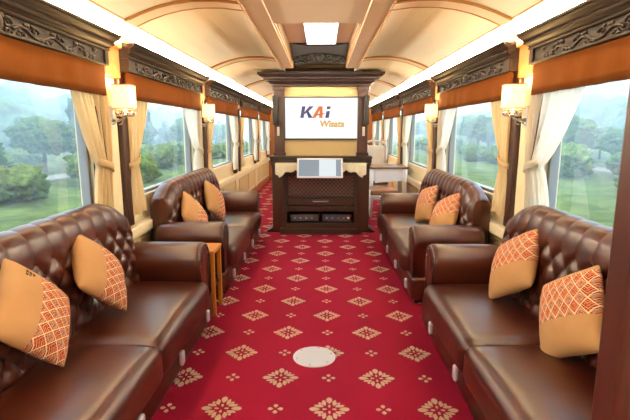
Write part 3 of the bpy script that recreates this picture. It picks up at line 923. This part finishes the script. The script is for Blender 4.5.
# lace runner over the front ledge
m = MB()
def fn(u, v):
    x = -.575 + 1.15 * u; ed = abs(2 * u - 1)
    drop = .075 + .035 * abs(sin(u * pi * 9)) ** .7 + .09 * max(0, (ed - .72) / .28) ** .8 * (1 if ed < .93 else .6)
    q = v * (.15 + drop)
    if q < .15: y, z = -.06 - q, .9325
    else: y, z = -.2125 - .005 * sin(u * 70) * min(1, (q - .15) / .1), .9325 - (q - .15)
    return (x, y, z)
m.grid(fn, 150, 30)
lc = m.build('lace_runner', 'lace', smooth=True, loc=(.015, YB, 0)); md = lc.modifiers.new('thickness', 'SOLIDIFY'); md.thickness = .003; md.offset = 1
tag(lc, 'cream scalloped lace cloth draped along the ledge of the cabinet below the television', 'cloth')

# tilted display in front of the counter
tb = empty('display', (.005, YB - .235, .765), 0, 'white-framed display tilted against the front of the cabinet counter', 'display')
tilt = MB(); a = radians(-17)
def tl(mb, x0, x1, z0, z1, d0, d1, mi=0):
    R = Matrix.Rotation(radians(-20), 3, 'X'); vs = []
    for (x, y, z) in [(x0, d0, z0), (x1, d0, z0), (x1, d1, z0), (x0, d1, z0), (x0, d0, z1), (x1, d0, z1), (x1, d1, z1), (x0, d1, z1)]:
        vs.append(R @ Vector((x, y, z)) + Vector((0, -.092, 0)))
    mb.add(vs, [(0, 3, 2, 1), (4, 5, 6, 7), (0, 1, 5, 4), (1, 2, 6, 5), (2, 3, 7, 6), (3, 0, 4, 7)], mi)
m = MB(); tl(m, -.285, .285, 0, .255, 0, .022); m.build('frame', 'white', tb, bevel=.004)
m = MB(); tl(m, -.262, .262, .022, .234, -.0015, .001); ds = m.build('screen', 'tablet_grey', tb)
m = MB(); tl(m, -.01, .20, .024, .232, -.0025, -.001); m.build('window_area', 'tablet_white', ds)
m = MB(); tl(m, -.10, .10, .03, .08, .022, .03); m.box((-.06, -.075, .0), (.06, .125, .05)); m.build('bracket', 'black', tb)

# equipment in the open bay
for i, (x, lab) in enumerate(((-.21, 'left of the pair'), (.21, 'right of the pair, with a red light'))):
    r = empty('av_receiver', (.015 + x, YB + .06, .15), 0, 'dark receiver box in the cabinet bay, ' + lab, 'receiver', 'receivers in the cabinet bay')
    m = MB(); m.box((-.19, -.10, .008), (.19, .15, .105)); m.build('case', 'black', r, bevel=.004)
    m = MB(); m.box((-.18, -.104, .016), (.18, -.100, .098)); fp = m.build('front_panel', 'steel' if i < 0 else 'leather_dark', r)
    fp.data.materials[0] = M.setdefault('equip', simple('dark_grey_metal', (.10, .105, .13), .35, .4, .2))
    kn = MB()
    for q in range(4): kn.tube([(-.13 + .075 * q, -.104, .056), (-.13 + .075 * q, -.118, .056)], .012, 12)
    kn.build('knobs', 'steel', r)
    m = MB()
    for q in (-1, 1): m.box((q * .15 - .015, -.09, 0), (q * .15 + .015, .13, .01))
    m.build('foot', 'black', r)
    if i: m = MB(); m.box((.145, -.108, .05), (.165, -.103, .064)); m.build('power_light', 'red_led', r)

# ------------------------------------------------------------------ round plate in the carpet
fp = empty('floor_plate', (-.013, 2.552, 0), 0, 'round white metal cover plate set in the red carpet', 'floor plate')
m = MB(); m.lathe([(.0, .001), (.128, .001), (.128, .004), (.120, .007), (.0, .008)], (0, 0, 0), 48); o = m.build('plate', 'white_metal', fp)
m = MB()
for q in range(6): m.ball((.108 * cos(q * pi / 3 + .3), .108 * sin(q * pi / 3 + .3), .0075), (.007, .007, .003), 8, 4)
m.build('screws', 'steel', fp, smooth=True)

# ------------------------------------------------------------------ partition at the right
pt_ = empty('wooden_partition', (1.0, .82, 0), 0, 'dark reddish wooden partition at the right edge, in front of the near right sofa', 'partition')
m = MB(); m.box((-.395, -.025, .0), (.42, .025, 2.02)); m.build('panel', 'partition_wood', pt_, bevel=.006)
m = MB(); m.box((-.42, -.035, 0), (-.385, .035, 2.03)); m.build('edge_post', 'partition_wood', pt_, bevel=.008)

# ------------------------------------------------------------------ dining set beyond the cabinet, right
def make_chair():
    r = empty('dining_chair')                 # faces -y, seat front at y=-.22
    m = MB(); m.softbox((-.22, -.22, .42), (.22, .22, .50), .03, 6); m.build('seat', 'tan_cloth', r, smooth=True)
    m = MB(); m.box((-.215, -.21, .37), (.215, .21, .42)); m.build('apron', 'white', r, bevel=.01)
    m = MB(); m.softbox((-.19, .20, .56), (.19, .25, 1.08), .024, 6); m.build('backrest', 'white_cloth', r, smooth=True)
    m = MB(); pts = [(-.215, .23, .50), (-.215, .24, 1.06), (-.19, .245, 1.12), (-.1, .25, 1.145), (0, .25, 1.165), (.1, .25, 1.145), (.19, .245, 1.12), (.215, .24, 1.06), (.215, .23, .50)]
    m.tube(pts, .02, 8); m.build('back_frame', 'white', r, smooth=True)
    for x in (-.19, .19):
        m = MB(); m.tube([(x, -.185, .38), (x, -.20, .25), (x, -.19, .10), (x, -.195, 0)], [.026, .022, .016, .018], 8); m.build('leg', 'white', r, smooth=True)
        m = MB(); m.tube([(x * 1.08, .215, .50), (x * 1.08, .215, .30), (x * 1.08, .235, .12), (x * 1.08, .26, 0)], [.022, .022, .018, .018], 8); m.build('leg', 'white', r, smooth=True)
    return r
ch0 = make_chair(); ch0.location = (.90, 6.72, 0); ch0.rotation_euler = (0, 0, radians(96)); 
tag(ch0, 'white upholstered dining chair just behind the cabinet, this side of the small dining table', 'chair', 'white dining chairs')
ch1 = copy_tree(ch0); ch1.location = (.96, 8.02, 0); ch1.rotation_euler = (0, 0, 0)
tag(ch1, 'white upholstered dining chair standing beyond the small dining table', 'chair', 'white dining chairs')
tb_ = empty('dining_table', (1.06, 7.32, 0), 0, 'small brown-topped dining table with a white skirt beyond the cabinet', 'table')
m = MB(); m.box((-.30, -.32, .76), (.30, .32, .79)); m.build('tabletop', 'table_wood', tb_, bevel=.006)
for x in (-.26, .26):
    for y in (-.28, .28):
        m = MB(); m.lathe([(.02, 0), (.026, .04), (.018, .1), (.03, .4), (.026, .55), (.032, .76)], (x, y, 0), 12); m.build('leg', 'white', tb_, smooth=True)
m = MB()
def cl(u, v):
    q = 2 * pi * u; e_ = lambda w: math.copysign(abs(w) ** .16, w)
    f = 1 + .03 * v * sin(u * 2 * pi * 14); return (.27 * e_(cos(q)) * f,   .29 * e_(sin(q)) * f, .76 - (.20 + .02 * sin(u * 2 * pi * 14)) * v)
m.grid(cl, 140, 8); m.build('skirt', 'white_cloth', tb_, smooth=True)

# ------------------------------------------------------------------ outside: meadows, road, hills, trees, haze
def ground_z(d, y, s):
    """height of the land at distance d from the track"""
    k = .07 if s < 0 else .05
    if d < 12: z = -1.25 - .02 * d
    elif d < 26: z = -1.49 + (d - 12) * k
    else: z = -1.49 + 14 * k + (d - 26) * .16 + max(0, d - 50) * .14
    return z + (.9 * noise.noise(Vector((d * .03, y * .03, s * 5))) * min(1, max(0, d - 9) / 20) * 2.0) + max(0, d - 40) * .06 * noise.noise(Vector((y * .012, d * .008, s * 2 + 7)))
for s, side in SIDES:
    m = MB()
    ds_ = [2.0, 4, 6, 8, 9.5, 11, 13, 15, 18, 21, 25, 30, 36, 43, 52, 62, 75, 90, 110, 135, 165, 200]
    ys_ = [-60 + 5 * i for i in range(76)]
    vs = [(s * d_, y, ground_z(d_, y, s)) for d_ in ds_ for y in ys_]
    n = len(ys_)
    m.add(vs, [(i * n + j, (i + 1) * n + j, (i + 1) * n + j + 1, i * n + j + 1) for i in range(len(ds_) - 1) for j in range(n - 1)])
    for q, f in enumerate(m.f):
        d_ = ds_[q // (n - 1)]; m.mi[q] = 0 if d_ < 30 else 1
    o = struct(m.build('ground_' + side, ['grass', 'hill'], smooth=True), '%s hillside meadow rising outside the windows' % side, 'ground')
    rd = MB()
    path = [(d_, y) for y in range(-40, 200, 4) for d_ in [(13.5 if s < 0 else 17) + 1.2 * sin(y * .05)]]
    vs = []
    for d_, y in path:
        for dd in (-.7, .7): vs.append((s * (d_ + dd), y, ground_z(d_ + dd, y, s) + .06))
    rd.add(vs, [(2 * i, 2 * i + 1, 2 * i + 3, 2 * i + 2) for i in range(len(path) - 1)])
    o = rd.build('road_' + side, 'road'); struct(o, 'pale %s track crossing the meadow outside the windows' % side, 'road')

def crown_mesh(mb, c, r, sd, n=3, amp=.28):
    bm = bmesh.new(); bmesh.ops.create_icosphere(bm, subdivisions=n, radius=1)
    vs = []
    for v in bm.verts:
        p = v.co; k = 1 + amp * noise.noise(p * 1.6 + Vector((sd, 0, 0))) + amp * .7 * noise.noise(p * 4 + Vector((0, sd, 0))) + amp * .6 * noise.noise(p * 9 + Vector((0, 0, sd))) + (amp * .7 * noise.noise(p * 19 + Vector((sd, sd, 0))) if n > 3 else 0)
        vs.append((c[0] + p.x * r[0] * k, c[1] + p.y * r[1] * k, c[2] + p.z * r[2] * k))
    fs = [tuple(v.index for v in f.verts) for f in bm.faces]; bm.free(); mb.add(vs, fs)
TREES = []
for kind, mat in enumerate(('leaf', 'leaf2', 'leaf3')):
    r = empty('tree'); m = MB()
    if kind == 0:
        for q in range(7):
            a = q * 2.4; crown_mesh(m, (.9 * cos(a), .9 * sin(a), 2.6 + .35 * q * .7), (1.1, 1.1, .9), q * 3 + 1, 4, .36)
    elif kind == 1:
        for q in range(6): crown_mesh(m, (.35 * cos(q * 2), .35 * sin(q * 2), 1.8 + .75 * q), (1.25 - .15 * q, 1.25 - .15 * q, .9), q * 5 + 2, 4, .36)
    else:
        for q in range(6):
            a = q * 1.3; crown_mesh(m, (.8 * cos(a), .8 * sin(a), .7 + .2 * (q % 3)), (.8, .8, .75), q * 7 + 3, 4, .36)
    m.build('foliage', mat, r, smooth=True)
    t = MB(); hgt = (2.8, 2.6, .7)[kind]; t.tube([(0, 0, -.3), (.05, 0, hgt * .5), (0, .05, hgt)], [.16, .12, .08], 8); t.build('trunk', 'bark', r, smooth=True)
    TREES.append(r)
used = [False] * 3
KIND = ['leafy green tree', 'tall dark green tree', 'low light green bush']
rnd = random.Random(11)
for s, side in SIDES:
    spots = []
    def scatter(kinds, n, d0, d1, y0, step, s0, s1, rad):
        for i in range(n):
            for attempt in range(30):
                kd, d_, y, sc = rnd.choice(kinds), d0 + rnd.random() * (d1 - d0), y0 + i * step + rnd.random() * 4, s0 + rnd.random() * (s1 - s0)
                if all((d_ - q[1]) ** 2 + (y - q[2]) ** 2 > (rad * sc + (2.5 if q[0] < 2 else 2.1) * q[3]) ** 2 for q in spots):
                    spots.append((kd, d_, y, sc)); break
    scatter((0, 1, 0), 30, 15 if s < 0 else 18, 23.5, 1, 3.0, .50, .85, 2.5)
    scatter((2,), 24, 9.8 if s < 0 else 13, 21, 2, 2.9, .6, 1.15, 2.1)
    spots.sort(key=lambda q: q[2])
    for i, (kd, d_, y, sc) in enumerate(spots):
        r = TREES[kd] if not used[kd] else copy_tree(TREES[kd]); used[kd] = True
        r.location = (s * d_, y, ground_z(d_, y, s) - .05); r.scale = (sc * 1.25, sc * 1.25, sc); r.rotation_euler = (0, 0, rnd.random() * 6)
        tag(r, '%s growing on the slope outside the %s windows' % (KIND[kd], side), 'tree' if kd < 2 else 'bush', '%ss outside the %s windows' % (KIND[kd], side))
        if kd == 2: r.name = 'bush'
    cp_ = MB()
    for i in range(1000):
        d_ = 30 + 118 * rnd.random() ** 1.5; y = -10 + rnd.random() * (60 + d_ * 2.2); r_ = 1.2 + rnd.random() * 1.8 + d_ * .006
        crown_mesh(cp_, (s * d_, y, ground_z(d_, y, s) + r_ * .45), (r_, r_, r_ * (.8 + .5 * rnd.random())), i * 1.7, 2, .35)
    o = cp_.build('forest', 'canopy', smooth=True); tag(o, 'hazy forest covering the hill outside the %s windows' % side, 'forest', None, 'stuff')
t = NT('valley_haze'); t.t.nodes.remove(t.b)
vs_ = t.n('ShaderNodeVolumeScatter'); vs_.inputs['Color'].default_value = (.66, .85, 1, 1); vs_.inputs['Density'].default_value = .0130
t.l(vs_.outputs[0], t.t.nodes['Material Output'].inputs['Volume']); M['haze'] = t.m
for s, side in SIDES:
    m = MB(); m.box((min(s * 9, s * 210), -60, -8), (max(s * 9, s * 210), 330, 60)); o = m.build('haze_' + side, 'haze')
    tag(o, 'pale bluish valley haze outside the %s windows' % side, 'haze', None, 'stuff')
